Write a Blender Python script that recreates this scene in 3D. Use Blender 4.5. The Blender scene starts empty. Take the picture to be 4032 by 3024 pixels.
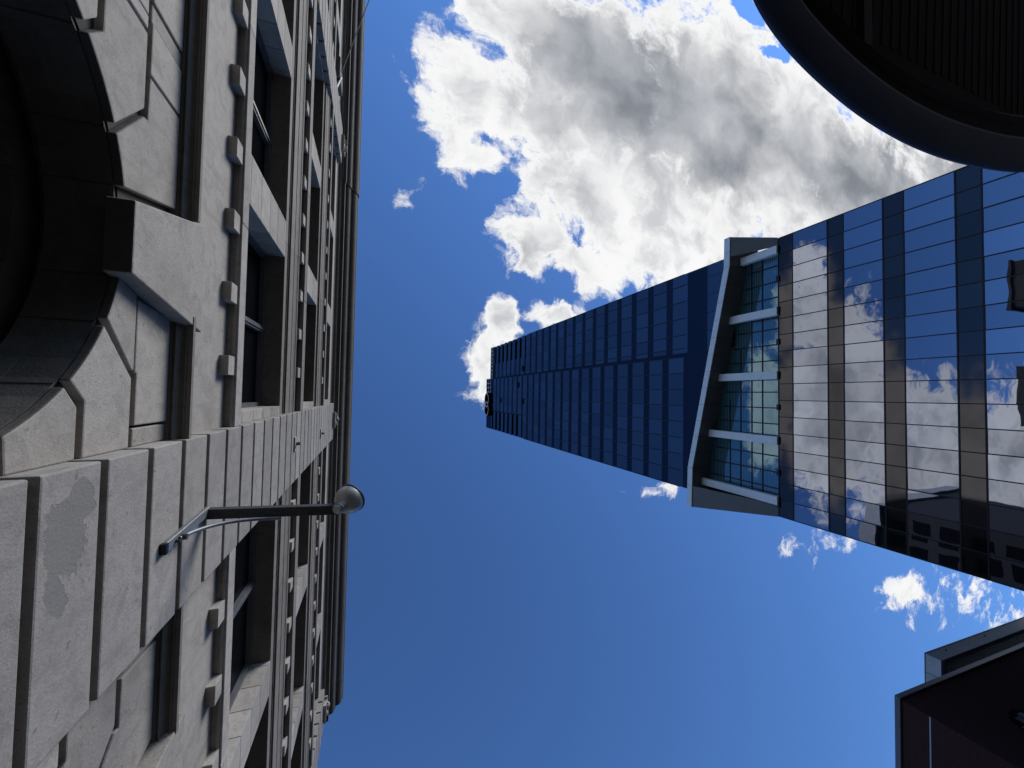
import bpy, bmesh, math, random
from mathutils import Vector, Matrix
random.seed(7)
C = bpy.context.scene.collection
GZ = 1.6                                   # eye height: measured heights h are above the eye
PI = math.pi

# ------------------------------------------------------------------ camera
cam = bpy.data.cameras.new('camera'); co = bpy.data.objects.new('camera', cam); C.objects.link(co)
bpy.context.scene.camera = co
Rm = [[0.9408782960787831, 0.027285470586284714, 0.3376440952582629],
      [-0.018111678650776862, 0.9993770162970474, -0.030291028270136366],
      [-0.3382602534504119, 0.0223848697136302, 0.940786329908958]]
right = Vector([r[0] for r in Rm]); down = Vector([r[1] for r in Rm]); fwd = Vector([r[2] for r in Rm])
M = Matrix((right, -down, -fwd)).transposed().to_4x4(); M.translation = (0, 0, GZ)
co.matrix_world = M
cam.sensor_width = 36.0; cam.lens = 1513.0 / 4032 * 36.0
cam.clip_start = 0.05; cam.clip_end = 5000

# ------------------------------------------------------------------ sun, sky, exposure
SUN = Vector((0.55, -0.62, 0.56)).normalized()
sl = bpy.data.lights.new('sun', 'SUN'); sl.energy = 3.0; sl.angle = math.radians(24); sl.color = (1.0, 0.97, 0.94)
so = bpy.data.objects.new('sun', sl); C.objects.link(so); so.location = (20, -20, 60)
so.rotation_euler = SUN.to_track_quat('Z', 'Y').to_euler()
bpy.context.scene.view_settings.view_transform = 'Standard'
bpy.context.scene.view_settings.look = 'None'
bpy.context.scene.view_settings.exposure = 0.0
bpy.context.scene.view_settings.gamma = 1.0

w = bpy.data.worlds.new('World'); bpy.context.scene.world = w; w.use_nodes = True
nt = w.node_tree; N = nt.nodes; L = nt.links
for n in list(N): N.remove(n)
def setv(sock, v):
    if isinstance(v, bpy.types.NodeSocket): sock.id_data.links.new(v, sock)
    else: sock.default_value = v
def mth(N, op, a, b=None, c=None, clamp=False):
    n = N.new('ShaderNodeMath'); n.operation = op; n.use_clamp = clamp
    setv(n.inputs[0], a)
    if b is not None: setv(n.inputs[1], b)
    if c is not None: setv(n.inputs[2], c)
    return n.outputs[0]
def vm(N, op, a, b=None, s=None):
    n = N.new('ShaderNodeVectorMath'); n.operation = op; setv(n.inputs[0], a)
    if b is not None: setv(n.inputs[1], b)
    if s is not None: setv(n.inputs['Scale'], s)
    return n.outputs['Value'] if op in ('LENGTH', 'DOT_PRODUCT') else n.outputs['Vector']
def noise(N, vec, scale, detail=6, rough=0.55, dist=0.0, col=False):
    n = N.new('ShaderNodeTexNoise'); setv(n.inputs['Vector'], vec); n.inputs['Scale'].default_value = scale
    n.inputs['Detail'].default_value = detail; n.inputs['Roughness'].default_value = rough
    n.inputs['Distortion'].default_value = dist
    return n.outputs['Color'] if col else n.outputs['Fac']
def sstep(N, v, a, b, lo=0.0, hi=1.0):
    n = N.new('ShaderNodeMapRange'); n.interpolation_type = 'SMOOTHSTEP'; setv(n.inputs[0], v)
    n.inputs[1].default_value = a; n.inputs[2].default_value = b
    n.inputs[3].default_value = lo; n.inputs[4].default_value = hi
    return n.outputs[0]
def mixc(N, f, a, b, mode='MIX'):
    n = N.new('ShaderNodeMix'); n.data_type = 'RGBA'; n.blend_type = mode
    setv(n.inputs[0], f); setv(n.inputs[6], a); setv(n.inputs[7], b); return n.outputs[2]

sky = N.new('ShaderNodeTexSky'); sky.sky_type = 'NISHITA'; sky.sun_disc = False
sky.sun_elevation = math.asin(SUN.z); sky.sun_rotation = math.atan2(SUN.x, SUN.y)
sky.air_density = 1.0; sky.dust_density = 0.05; sky.ozone_density = 2.5; sky.altitude = 1500
tc = N.new('ShaderNodeTexCoord'); sep = N.new('ShaderNodeSeparateXYZ'); L.new(tc.outputs['Generated'], sep.inputs[0])
zc = mth(N, 'MAXIMUM', sep.outputs['Z'], 0.06)
cmb = N.new('ShaderNodeCombineXYZ')
L.new(mth(N, 'DIVIDE', sep.outputs['X'], zc), cmb.inputs[0]); L.new(mth(N, 'DIVIDE', sep.outputs['Y'], zc), cmb.inputs[1])
uv = cmb.outputs[0]
wn = noise(N, uv, 2.2, 6, 0.6, col=True)
wv = vm(N, 'SCALE', vm(N, 'SUBTRACT', wn, (0.5, 0.5, 0.5)), s=0.20)
wn2 = noise(N, uv, 9.0, 6, 0.6, col=True)
wv2 = vm(N, 'SCALE', vm(N, 'SUBTRACT', wn2, (0.5, 0.5, 0.5)), s=0.07)
uvw = vm(N, 'ADD', vm(N, 'ADD', uv, wv), wv2)
uvw = vm(N, 'MULTIPLY', uvw, (1, 1, 0))
BLOBS = [(1.25, -.98, .80, .50, 1.6), (.62, -.95, .42, .38, 1.5), (.24, -.80, .20, .22, .95), (.36, -1.15, .26, .30, 1.1),
         (.66, -.62, .30, .22, 1.1), (.46, -.62, .16, .2, .8), (.42, -.44, .15, .13, .9), (.60, -.38, .17, .09, .85), (1.0, -.50, .34, .22, 1.15), (.76, -.48, .2, .14, .9),
         (1.0, -1.6, 1.0, .32, 1.1), (1.6, -.62, .5, .25, 1.2), (.9, -.62, .3, .25, 1.2), (2.0, -.80, .8, .50, 1.5), (2.9, -1.1, 1.2, .7, 1.1), (1.9, -1.9, .9, .5, 1.1),
         (.285, -.07, .07, .14, .85), (.34, -.20, .07, .08, .8), (.52, -.235, .13, .05, .75), (.87, .28, .09, .04, .22), (1.62, .53, .22, .05, .25),
         (2.2, .84, .26, .12, .45), (2.75, .85, .35, .22, .28), (3.3, 1.35, .6, .4, .5), (.085, -.47, .03, .04, .1), (.215, -.64, .08, .08, .7),
         (.15, -.70, .08, .08, .6),
         (-1.75, -.02, .45, .50, 1.2), (-1.35, .05, .14, .32, .8), (-2.4, .25, .75, .45, 1.2), (-3.3, .35, .8, .6, 1.1), (-1.55, -.42, .18, .22, .75),
         (-4.5, -1.6, 1.2, .8, 1.0), (-2.0, 2.6, 1.0, .6, .9), (1.0, 3.4, 1.5, .8, 1.0), (-3.0, -3.4, 1.6, .8, 1.0), (0.2, -3.2, 1.2, .6, 1.0)]
HOLES = [(.27, -.70, .07, .03, .6), (.33, -.60, .05, .05, .6), (1.24, -1.44, .10, .05, 1.5), (1.40, -1.30, .12, .04, 1.3)]
dens = None
for (cx, cy, rx, ry, wt) in BLOBS:
    d = vm(N, 'LENGTH', vm(N, 'MULTIPLY', vm(N, 'SUBTRACT', uvw, (cx, cy, 0)), (1/rx, 1/ry, 0)))
    g = mth(N, 'MULTIPLY_ADD', d, -wt, wt)
    dens = g if dens is None else mth(N, 'SMOOTH_MAX', dens, g, 0.25)
for (cx, cy, rx, ry, wt) in HOLES:
    d = vm(N, 'LENGTH', vm(N, 'MULTIPLY', vm(N, 'SUBTRACT', uvw, (cx, cy, 0)), (1/rx, 1/ry, 0)))
    g = mth(N, 'MAXIMUM', mth(N, 'MULTIPLY_ADD', d, -wt, wt), 0.0)
    dens = mth(N, 'SUBTRACT', dens, g)
nf = noise(N, uvw, 8.0, 12, 0.68)
nfc = mth(N, 'SUBTRACT', nf, 0.5)
dd = mth(N, 'MULTIPLY_ADD', nfc, 1.9, dens)
alpha = mth(N, 'MULTIPLY', sstep(N, dd, 0.06, 0.36), sstep(N, dens, -0.75, 0.34, 0.15, 1.0))
# how thick the cloud is here: thin rims let the sun through and are bright, the body is grey
nb = mth(N, 'SUBTRACT', noise(N, vm(N, 'ADD', uvw, (3.1, 1.7, 0)), 2.4, 6, 0.5), 0.5)
body = None
for (cx, cy, rx, ry, wt) in [(.82, -.92, .44, .34, 1.0), (1.2, -.80, .50, .26, 1.0), (1.9, -.85, .8, .34, 1.0), (.50, -.70, .2, .2, .5), (2.8, -1.1, .8, .4, .8),
                             (-1.9, .0, .5, .5, .25), (-2.9, .2, .9, .6, .3), (1.0, 3.4, 1.5, .8, 1.0), (-3.0, -3.4, 1.6, .8, 1.0)]:
    d = vm(N, 'LENGTH', vm(N, 'MULTIPLY', vm(N, 'SUBTRACT', uvw, (cx, cy, 0)), (1/rx, 1/ry, 0)))
    gq = mth(N, 'MULTIPLY_ADD', d, -wt*.75, wt*1.0)
    body = gq if body is None else mth(N, 'SMOOTH_MAX', body, gq, 0.2)
th = mth(N, 'MULTIPLY_ADD', nb, 2.0, mth(N, 'MULTIPLY', mth(N, 'MAXIMUM', body, 0.02), 0.92))
thick = sstep(N, th, -0.05, 0.95)
mott = sstep(N, noise(N, uvw, 6.5, 9, 0.6, 0.4), 0.40, 0.68)
thin_ = sstep(N, dd, 0.25, 0.75)
ccol = mixc(N, mth(N, 'MULTIPLY', mott, mth(N, 'MULTIPLY', thin_, 0.75)), (1.0, 1.0, 1.0, 1), (.52, .54, .58, 1))
ccol = mixc(N, mth(N, 'MULTIPLY', thick, thin_), ccol, mixc(N, sstep(N, noise(N, uvw, 3.6, 7, .55), .36, .66), (.235, .255, .295, 1), (.44, .46, .50, 1)))
bg_sky = N.new('ShaderNodeBackground'); L.new(mixc(N, 1.0, sky.outputs[0], (.70, 1.03, 1.45, 1), 'MULTIPLY'), bg_sky.inputs[0]); bg_sky.inputs[1].default_value = 0.12
bg_cl = N.new('ShaderNodeBackground'); L.new(ccol, bg_cl.inputs[0]); bg_cl.inputs[1].default_value = 0.95
mx = N.new('ShaderNodeMixShader'); L.new(alpha, mx.inputs[0]); L.new(bg_sky.outputs[0], mx.inputs[1]); L.new(bg_cl.outputs[0], mx.inputs[2])
wo = N.new('ShaderNodeOutputWorld'); L.new(mx.outputs[0], wo.inputs[0])

# ------------------------------------------------------------------ materials
def new_mat(name):
    m = bpy.data.materials.new(name); m.use_nodes = True
    return m, m.node_tree.nodes, m.node_tree.links, m.node_tree.nodes['Principled BSDF']
def objco(N):
    return N.new('ShaderNodeNewGeometry').outputs['Position']
def bump(N, L, b, h, strength, dist):
    n = N.new('ShaderNodeBump'); n.inputs['Strength'].default_value = strength; n.inputs['Distance'].default_value = dist
    L.new(h, n.inputs['Height']); L.new(n.outputs[0], b.inputs['Normal']); return n
def stone(name, base=(.40, .372, .34), dark=(.20, .185, .165), patch=None, streak=True):
    m, N, L, b = new_mat(name)
    p = objco(N)
    big = noise(N, p, 0.9, 6, 0.6, 0.6)
    mid = noise(N, p, 4.5, 8, 0.65, 1.0)
    fine = noise(N, p, 45, 6, 0.7)
    mp = N.new('ShaderNodeMapping'); L.new(p, mp.inputs[0]); mp.inputs['Scale'].default_value = (3, 6, 0.35)
    st = noise(N, mp.outputs[0], 1.3, 5, 0.6)
    c = mixc(N, sstep(N, mid, 0.38, 0.74), base + (1,), tuple(0.72*v for v in base) + (1,))
    c = mixc(N, mth(N, 'MULTIPLY', sstep(N, big, 0.5, 0.72), 0.5), c, dark + (1,))
    if streak: c = mixc(N, mth(N, 'MULTIPLY', sstep(N, st, 0.52, 0.78), 0.45), c, dark + (1,))
    c = mixc(N, mth(N, 'MULTIPLY', sstep(N, fine, 0.42, 0.72), 0.42), c, (.17, .165, .155, 1))
    pits = noise(N, p, 14, 4, 0.5)
    c = mixc(N, mth(N, 'MULTIPLY', sstep(N, pits, 0.66, 0.72), 0.55), c, (.12, .115, .11, 1))
    isl = N.new('ShaderNodeNewGeometry').outputs['Random Per Island']
    tone = N.new('ShaderNodeMapRange'); L.new(isl, tone.inputs[0]); tone.inputs[3].default_value = .80; tone.inputs[4].default_value = 1.08
    c = vm(N, 'SCALE', c, s=tone.outputs[0])
    hgt = mth(N, 'ADD', mth(N, 'MULTIPLY', mid, 0.5), fine)
    if patch:
        msk = None
        for (y, h, ry, rh, tilt) in patch:
            mp2 = N.new('ShaderNodeMapping'); mp2.vector_type = 'TEXTURE'; L.new(p, mp2.inputs[0])
            mp2.inputs['Location'].default_value = (0, y, h + GZ); mp2.inputs['Rotation'].default_value = (tilt, 0, 0)
            mp2.inputs['Scale'].default_value = (1, ry, rh)
            d = vm(N, 'LENGTH', vm(N, 'MULTIPLY', mp2.outputs[0], (0, 1, 1)))
            d = mth(N, 'MULTIPLY_ADD', mth(N, 'SUBTRACT', noise(N, p, 7, 7, 0.7), .5), 2.2, d)
            k = sstep(N, d, 1.04, 0.96); msk = k if msk is None else mth(N, 'MAXIMUM', msk, k)
        c = mixc(N, mth(N, 'MULTIPLY', msk, 0.75), c, (.17, .165, .16, 1))
        hgt = mth(N, 'SUBTRACT', hgt, mth(N, 'MULTIPLY', msk, 1.5))
    L.new(c, b.inputs['Base Color']); b.inputs['Roughness'].default_value = 0.88
    bump(N, L, b, hgt, 0.45, 0.012)
    return m
def plain(name, col, rough=0.6, metal=0.0, var=0.25, scale=6.0, spec=0.5, bmp=0.0):
    m, N, L, b = new_mat(name); p = objco(N)
    n1 = noise(N, p, scale, 6, 0.6)
    c = mixc(N, sstep(N, n1, 0.35, 0.7), tuple(col) + (1,), tuple(v*(1-var) for v in col) + (1,))
    L.new(c, b.inputs['Base Color']); b.inputs['Roughness'].default_value = rough; b.inputs['Metallic'].default_value = metal
    b.inputs['Specular IOR Level'].default_value = spec
    if bmp: bump(N, L, b, noise(N, p, scale*8, 4, 0.6), bmp, 0.004)
    return m
def glass(name, tint, base=(.01, .012, .02), wob=0.5, wscale=0.35, refl=0.5, rough=0.012, dist=0.02):
    """coated curtain-wall glass: a dark body under a tinted mirror coating"""
    m, N, L, b = new_mat(name); p = objco(N)
    N.remove(b)
    out = [n for n in N if n.type == 'OUTPUT_MATERIAL'][0]
    d = N.new('ShaderNodeBsdfDiffuse'); d.inputs[0].default_value = base + (1,)
    rnd = mth(N, 'FRACT', mth(N, 'ADD', N.new('ShaderNodeNewGeometry').outputs['Random Per Island'], N.new('ShaderNodeObjectInfo').outputs['Random']))
    tn = N.new('ShaderNodeMapRange'); L.new(rnd, tn.inputs[0]); tn.inputs[3].default_value = .84; tn.inputs[4].default_value = 1.10
    g = N.new('ShaderNodeBsdfGlossy'); L.new(vm(N, 'SCALE', tint, s=tn.outputs[0]), g.inputs[0]); g.inputs['Roughness'].default_value = rough
    fr = N.new('ShaderNodeFresnel'); fr.inputs[0].default_value = 1.5
    fac = mth(N, 'ADD', fr.outputs[0], refl, clamp=True)
    mxs = N.new('ShaderNodeMixShader'); L.new(fac, mxs.inputs[0]); L.new(d.outputs[0], mxs.inputs[1]); L.new(g.outputs[0], mxs.inputs[2])
    L.new(mxs.outputs[0], out.inputs[0])
    h = noise(N, p, wscale, 2, 0.5)
    bn = N.new('ShaderNodeBump'); bn.inputs['Strength'].default_value = wob; bn.inputs['Distance'].default_value = dist
    L.new(h, bn.inputs['Height']); L.new(bn.outputs[0], g.inputs['Normal'])
    return m
M_ = {}
M_['stone'] = stone('limestone')
M_['stone_clean'] = stone('limestone_keystone', base=(.43, .40, .365), dark=(.28, .255, .23))
M_['pilaster'] = stone('limestone_pilaster', base=(.335, .315, .295), dark=(.19, .178, .162),
                       patch=[(.98, 3.28, .26, .17, 0.35), (1.28, 3.22, .17, .08, 0.5), (.75, 3.42, .14, .12, 0.2)])
M_['groove'] = plain('groove_mortar', (.055, .05, .045), 0.95, var=.4)
M_['soffit'] = stone('limestone_soffit_shade', base=(.115, .105, .096), dark=(.07, .062, .055))  # limestone darkened in colour to stand in for shade under the arches
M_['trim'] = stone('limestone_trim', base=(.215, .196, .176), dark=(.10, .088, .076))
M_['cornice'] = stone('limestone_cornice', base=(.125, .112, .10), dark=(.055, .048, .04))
M_['winframe'] = plain('window_frame_paint', (.10, .105, .115), 0.45)
M_['winglass'] = glass('window_glass', (.16, .18, .22), base=(.008, .009, .011), refl=0.12, wob=.3, wscale=1.5)
M_['dark'] = plain('dark_interior', (.006, .006, .007), 0.9, spec=.05)
M_['glass_p'] = glass('podium_glass', (.40, .43, .52), wob=.35, wscale=.30, refl=.66, dist=.03)
M_['glass_s'] = glass('podium_spandrel_glass', (.115, .11, .115), base=(.010, .010, .011), refl=.55, wob=.2, rough=.05)
M_['glass_t'] = glass('tower_glass', (.235, .275, .33), base=(.006, .008, .016), refl=.60, wob=.25, wscale=.25)
M_['glass_ts'] = glass('tower_spandrel_glass', (.085, .10, .135), base=(.006, .007, .013), refl=.55, rough=.08)
M_['mullion'] = plain('mullion_metal', (.010, .010, .016), 0.4, spec=.3)
M_['mullion_t'] = plain('tower_mullion_metal', (.012, .014, .026), 0.4, spec=.3)
M_['white_panel'] = plain('white_metal_panel', (.80, .80, .80), 0.35, var=.08, scale=1.5)
M_['soffit_panel'] = plain('grey_soffit_panel', (.13, .125, .12), 0.5, var=.15, scale=1.2)
M_['lamp_metal'] = plain('lamp_grey_metal', (.42, .41, .40), 0.38, metal=.35, var=.25, scale=9)
M_['arm_metal'] = plain('arm_dark_metal', (.055, .058, .065), 0.5, metal=.3, var=.3, scale=20)
M_['arm_light'] = plain('bracket_grey_metal', (.22, .23, .25), 0.5, metal=.4, var=.3, scale=20)
M_['rim'] = plain('canopy_rim_paint', (.05, .065, .12), 0.55, var=.15, scale=2, spec=.2)
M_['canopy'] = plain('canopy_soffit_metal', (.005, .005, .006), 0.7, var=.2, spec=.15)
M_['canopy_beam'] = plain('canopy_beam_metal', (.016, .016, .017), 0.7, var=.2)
M_['louvre'] = plain('louvre_metal', (.015, .014, .014), 0.6)
M_['parapet'] = plain('white_concrete_panel', (.50, .50, .49), 0.6, var=.15, scale=1.0)
M_['coping'] = plain('metal_coping', (.16, .15, .16), 0.4, var=.2)
M_['pole'] = plain('flagpole_paint', (.20, .20, .20), 0.9, spec=.1)
M_['emblem'] = plain('emblem_bronze_beige', (.62, .50, .38), 0.5, var=.1)
M_['asphalt'] = plain('asphalt', (.055, .053, .052), 0.9, var=.35, scale=3)
M_['pave'] = plain('paving_stone', (.045, .038, .032), 0.85, var=.25, scale=2)
M_['ground'] = plain('city_ground', (.035, .032, .03), 0.95, var=.3, scale=.2)
M_['paint'] = plain('road_paint', (.6, .6, .56), 0.7)
M_['roofblk'] = plain('far_facade', (.035, .033, .032), 0.8, var=.3)
def brick_mat():
    m, N, L, b = new_mat('red_brick'); tcn = objco(N)
    s = N.new('ShaderNodeSeparateXYZ'); L.new(tcn, s.inputs[0])
    cb = N.new('ShaderNodeCombineXYZ'); L.new(mth(N, 'ADD', s.outputs[0], s.outputs[1]), cb.inputs[0]); L.new(s.outputs[2], cb.inputs[1])
    bt = N.new('ShaderNodeTexBrick'); L.new(cb.outputs[0], bt.inputs['Vector'])
    bt.inputs['Color1'].default_value = (.075, .022, .018, 1); bt.inputs['Color2'].default_value = (.05, .016, .014, 1)
    bt.inputs['Mortar'].default_value = (.10, .06, .05, 1); bt.inputs['Scale'].default_value = 1.0
    bt.inputs['Brick Width'].default_value = .28; bt.inputs['Row Height'].default_value = .10; bt.inputs['Mortar Size'].default_value = .012
    c = mixc(N, mth(N, 'MULTIPLY', noise(N, tcn, .6, 5, .6), .5), bt.outputs['Color'], (.05, .02, .018, 1))
    L.new(c, b.inputs['Base Color']); b.inputs['Roughness'].default_value = .9; b.inputs['Specular IOR Level'].default_value = .15
    return m
M_['brick'] = brick_mat()
def lobby_mat():
    m, N, L, b = new_mat('lobby_glass'); N.remove(b)
    out = [n for n in N if n.type == 'OUTPUT_MATERIAL'][0]; p = objco(N)
    s = N.new('ShaderNodeSeparateXYZ'); L.new(p, s.inputs[0])
    wvn = mth(N, 'SINE', mth(N, 'MULTIPLY', s.outputs[2], 2*PI/.20))
    c = mixc(N, sstep(N, wvn, -.2, .6), (.04, .10, .13, 1), (.16, .32, .38, 1))
    d = N.new('ShaderNodeBsdfDiffuse'); L.new(c, d.inputs[0])
    g = N.new('ShaderNodeBsdfGlossy'); g.inputs[0].default_value = (.24, .36, .42, 1); g.inputs['Roughness'].default_value = .012
    mxs = N.new('ShaderNodeMixShader'); mxs.inputs[0].default_value = .50
    L.new(d.outputs[0], mxs.inputs[1]); L.new(g.outputs[0], mxs.inputs[2]); L.new(mxs.outputs[0], out.inputs[0])
    return m
M_['lobby'] = lobby_mat()

# ------------------------------------------------------------------ mesh helpers (heights h are above eye level)
class MB:
    def __init__(s): s.v = []; s.f = []
    def add(s, vs, fs):
        o = len(s.v); s.v += [tuple(v) for v in vs]; s.f += [tuple(i+o for i in f) for f in fs]; return s
    def box(s, x0, x1, y0, y1, h0, h1):
        x0, x1 = min(x0, x1), max(x0, x1); y0, y1 = min(y0, y1), max(y0, y1); h0, h1 = min(h0, h1), max(h0, h1)
        vs = [(x, y, h) for x in (x0, x1) for y in (y0, y1) for h in (h0, h1)]
        return s.add(vs, [(0, 1, 3, 2), (4, 6, 7, 5), (0, 4, 5, 1), (2, 3, 7, 6), (0, 2, 6, 4), (1, 5, 7, 3)])
    def hexa(s, bot, top):                  # eight corners, two quads in the same order
        vs = list(bot) + list(top); n = len(bot)
        return s.add(vs, [tuple(range(n))[::-1], tuple(range(n, 2*n))] + [(i, (i+1) % n, n+(i+1) % n, n+i) for i in range(n)])
    def prism_x(s, poly, x0, x1):           # (y,h) outline extruded in x
        return s.hexa([(x0, y, h) for y, h in poly], [(x1, y, h) for y, h in poly])
    def prism_y(s, poly, y0, y1):           # (x,h) outline extruded in y
        return s.hexa([(x, y0, h) for x, h in poly], [(x, y1, h) for x, h in poly])
    def prism_h(s, poly, h0, h1):
        return s.hexa([(x, y, h0) for x, y in poly], [(x, y, h1) for x, y in poly])
    def tube(s, pts, r, n=10, r1=None):
        pts = [Vector(p) for p in pts]; m = len(pts); vs = []; up0 = None
        for i, p in enumerate(pts):
            d = (pts[min(i+1, m-1)] - pts[max(i-1, 0)]).normalized()
            a = d.orthogonal() if up0 is None else (up0 - d*up0.dot(d))
            a.normalize(); up0 = a; b = d.cross(a)
            rr = r if r1 is None else r + (r1-r)*i/(m-1)
            vs += [p + (a*math.cos(t) + b*math.sin(t))*rr for t in [2*PI*k/n for k in range(n)]]
        fs = [(i*n+k, i*n+(k+1) % n, (i+1)*n+(k+1) % n, (i+1)*n+k) for i in range(m-1) for k in range(n)]
        fs += [tuple(range(n))[::-1], tuple(range((m-1)*n, m*n))]
        return s.add(vs, fs)
    def lathe(s, prof, origin, axis, n=40):  # prof: (radius, along axis)
        ax = Vector(axis).normalized(); a = ax.orthogonal().normalized(); b = ax.cross(a); o = Vector(origin); vs = []
        for r, t in prof: vs += [o + ax*t + (a*math.cos(q) + b*math.sin(q))*r for q in [2*PI*k/n for k in range(n)]]
        m = len(prof)
        fs = [(i*n+k, i*n+(k+1) % n, (i+1)*n+(k+1) % n, (i+1)*n+k) for i in range(m-1) for k in range(n)]
        return s.add(vs, fs)
def tag(o, label=None, cat=None, group=None, kind=None):
    if label: o['label'] = label
    if cat: o['category'] = cat
    if group: o['group'] = group
    if kind: o['kind'] = kind
    return o
SC = 1.0
def obj(name, mb, mat, parent=None, bevel=0.0, smooth=False, seg=1):
    me = bpy.data.meshes.new(name)
    off = Vector((0, 0, 0))
    me.from_pydata([(x*SC, y*SC, z*SC + GZ) for x, y, z in mb.v], [], mb.f)
    bm = bmesh.new(); bm.from_mesh(me); bmesh.ops.recalc_face_normals(bm, faces=bm.faces)
    if smooth:
        for f in bm.faces: f.smooth = True
    bm.to_mesh(me); bm.free()
    me.materials.append(mat)
    o = bpy.data.objects.new(name, me); C.objects.link(o)
    if parent is not None:
        o.parent = parent
        root = parent
        off = Vector(parent['_w'])
        o.location = -off
    o['_w'] = off if parent is not None else Vector((0, 0, 0))
    if parent is not None: o['_w'] = (0, 0, 0)
    if bevel:
        b = o.modifiers.new('bevel', 'BEVEL'); b.width = bevel; b.segments = seg; b.limit_method = 'ANGLE'; b.angle_limit = math.radians(40)
    if smooth:
        try: me.set_sharp_from_angle(angle=math.radians(40))
        except Exception: pass
    return o
def thing(name, loc, label, cat, group=None):
    loc = (loc[0]*SC, loc[1]*SC, loc[2]); o = bpy.data.objects.new(name, None); C.objects.link(o); o.location = loc; o['_w'] = tuple(loc)
    o.empty_display_size = .3
    return tag(o, label, cat, group)

# ------------------------------------------------------------------ ground
g = MB().box(-2500, 2500, -2500, 2500, -GZ-2, -GZ); tag(obj('ground', g, M_['ground']), kind='structure')
g = MB().box(9, 27, -200, 200, -GZ+.001, -GZ+.004); tag(obj('road', g, M_['asphalt']), kind='structure')
g = MB().box(-1.95, 8.7, -200, 200, -GZ+.004, -GZ+.13); tag(obj('pavement', g, M_['pave']), kind='structure')
g = MB().box(27.3, 33.9, -200, 200, -GZ+.004, -GZ+.13); tag(obj('pavement', g, M_['pave']), kind='structure')
g = MB().box(8.7, 9, -200, 200, -GZ+.004, -GZ+.14).box(27, 27.3, -200, 200, -GZ+.004, -GZ+.14); tag(obj('kerb', g, M_['parapet']), kind='structure')
g = MB()
for k in range(-20, 20): g.box(17.95, 18.1, k*6, k*6+3, -GZ+.008, -GZ+.009)
tag(obj('lane_marking', g, M_['paint']), kind='structure')

# ================================================================== stone building on the left
A = thing('stone_building', (-2.0, 1.4, 0), 'grey limestone classical building with arches, rusticated pilasters and a deep dark cornice', 'building')
W = -2.0; XP = -1.82; YN = -25.6; YS = 15.85
PIL = [(.52, 2.26), (-13.1, -11.35), (14.1, 15.85)]
WIN = [(-3.07, .33), (-7.27, -3.9), (-11.2, -8.03), (2.45, 5.97), (6.72, 10.1), (10.85, 13.93), (-16.67, -13.3), (-20.87, -17.5), (-24.8, -21.6)]
BAYS = [(-11.35, .52), (2.26, 14.1), (YN, -13.1)]

# pilasters of rusticated blocks
for (y0, y1) in PIL:
    mb = MB(); gv = MB()
    k0 = 3.02; st = .619; gh = .040
    edges = [-1.55] + [k0 + st*k for k in range(-7, 29)]
    for i in range(len(edges)-1):
        a = edges[i] + (gh if i else 0); b = edges[i+1] - gh
        if b > 20.2: break
        mb.box(-2.3, XP, y0, y1, a, b)
    mb.box(-2.3, XP+.0, y0, y1, edges[i]+gh, 20.55)
    gv.box(-2.31, XP-.055, y0+.05, y1-.05, -1.5, 20.4)
    o = obj('pilaster', mb, M_['pilaster'], A, bevel=.014, seg=2)
    obj('joint_bed', gv, M_['groove'], o)

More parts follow.
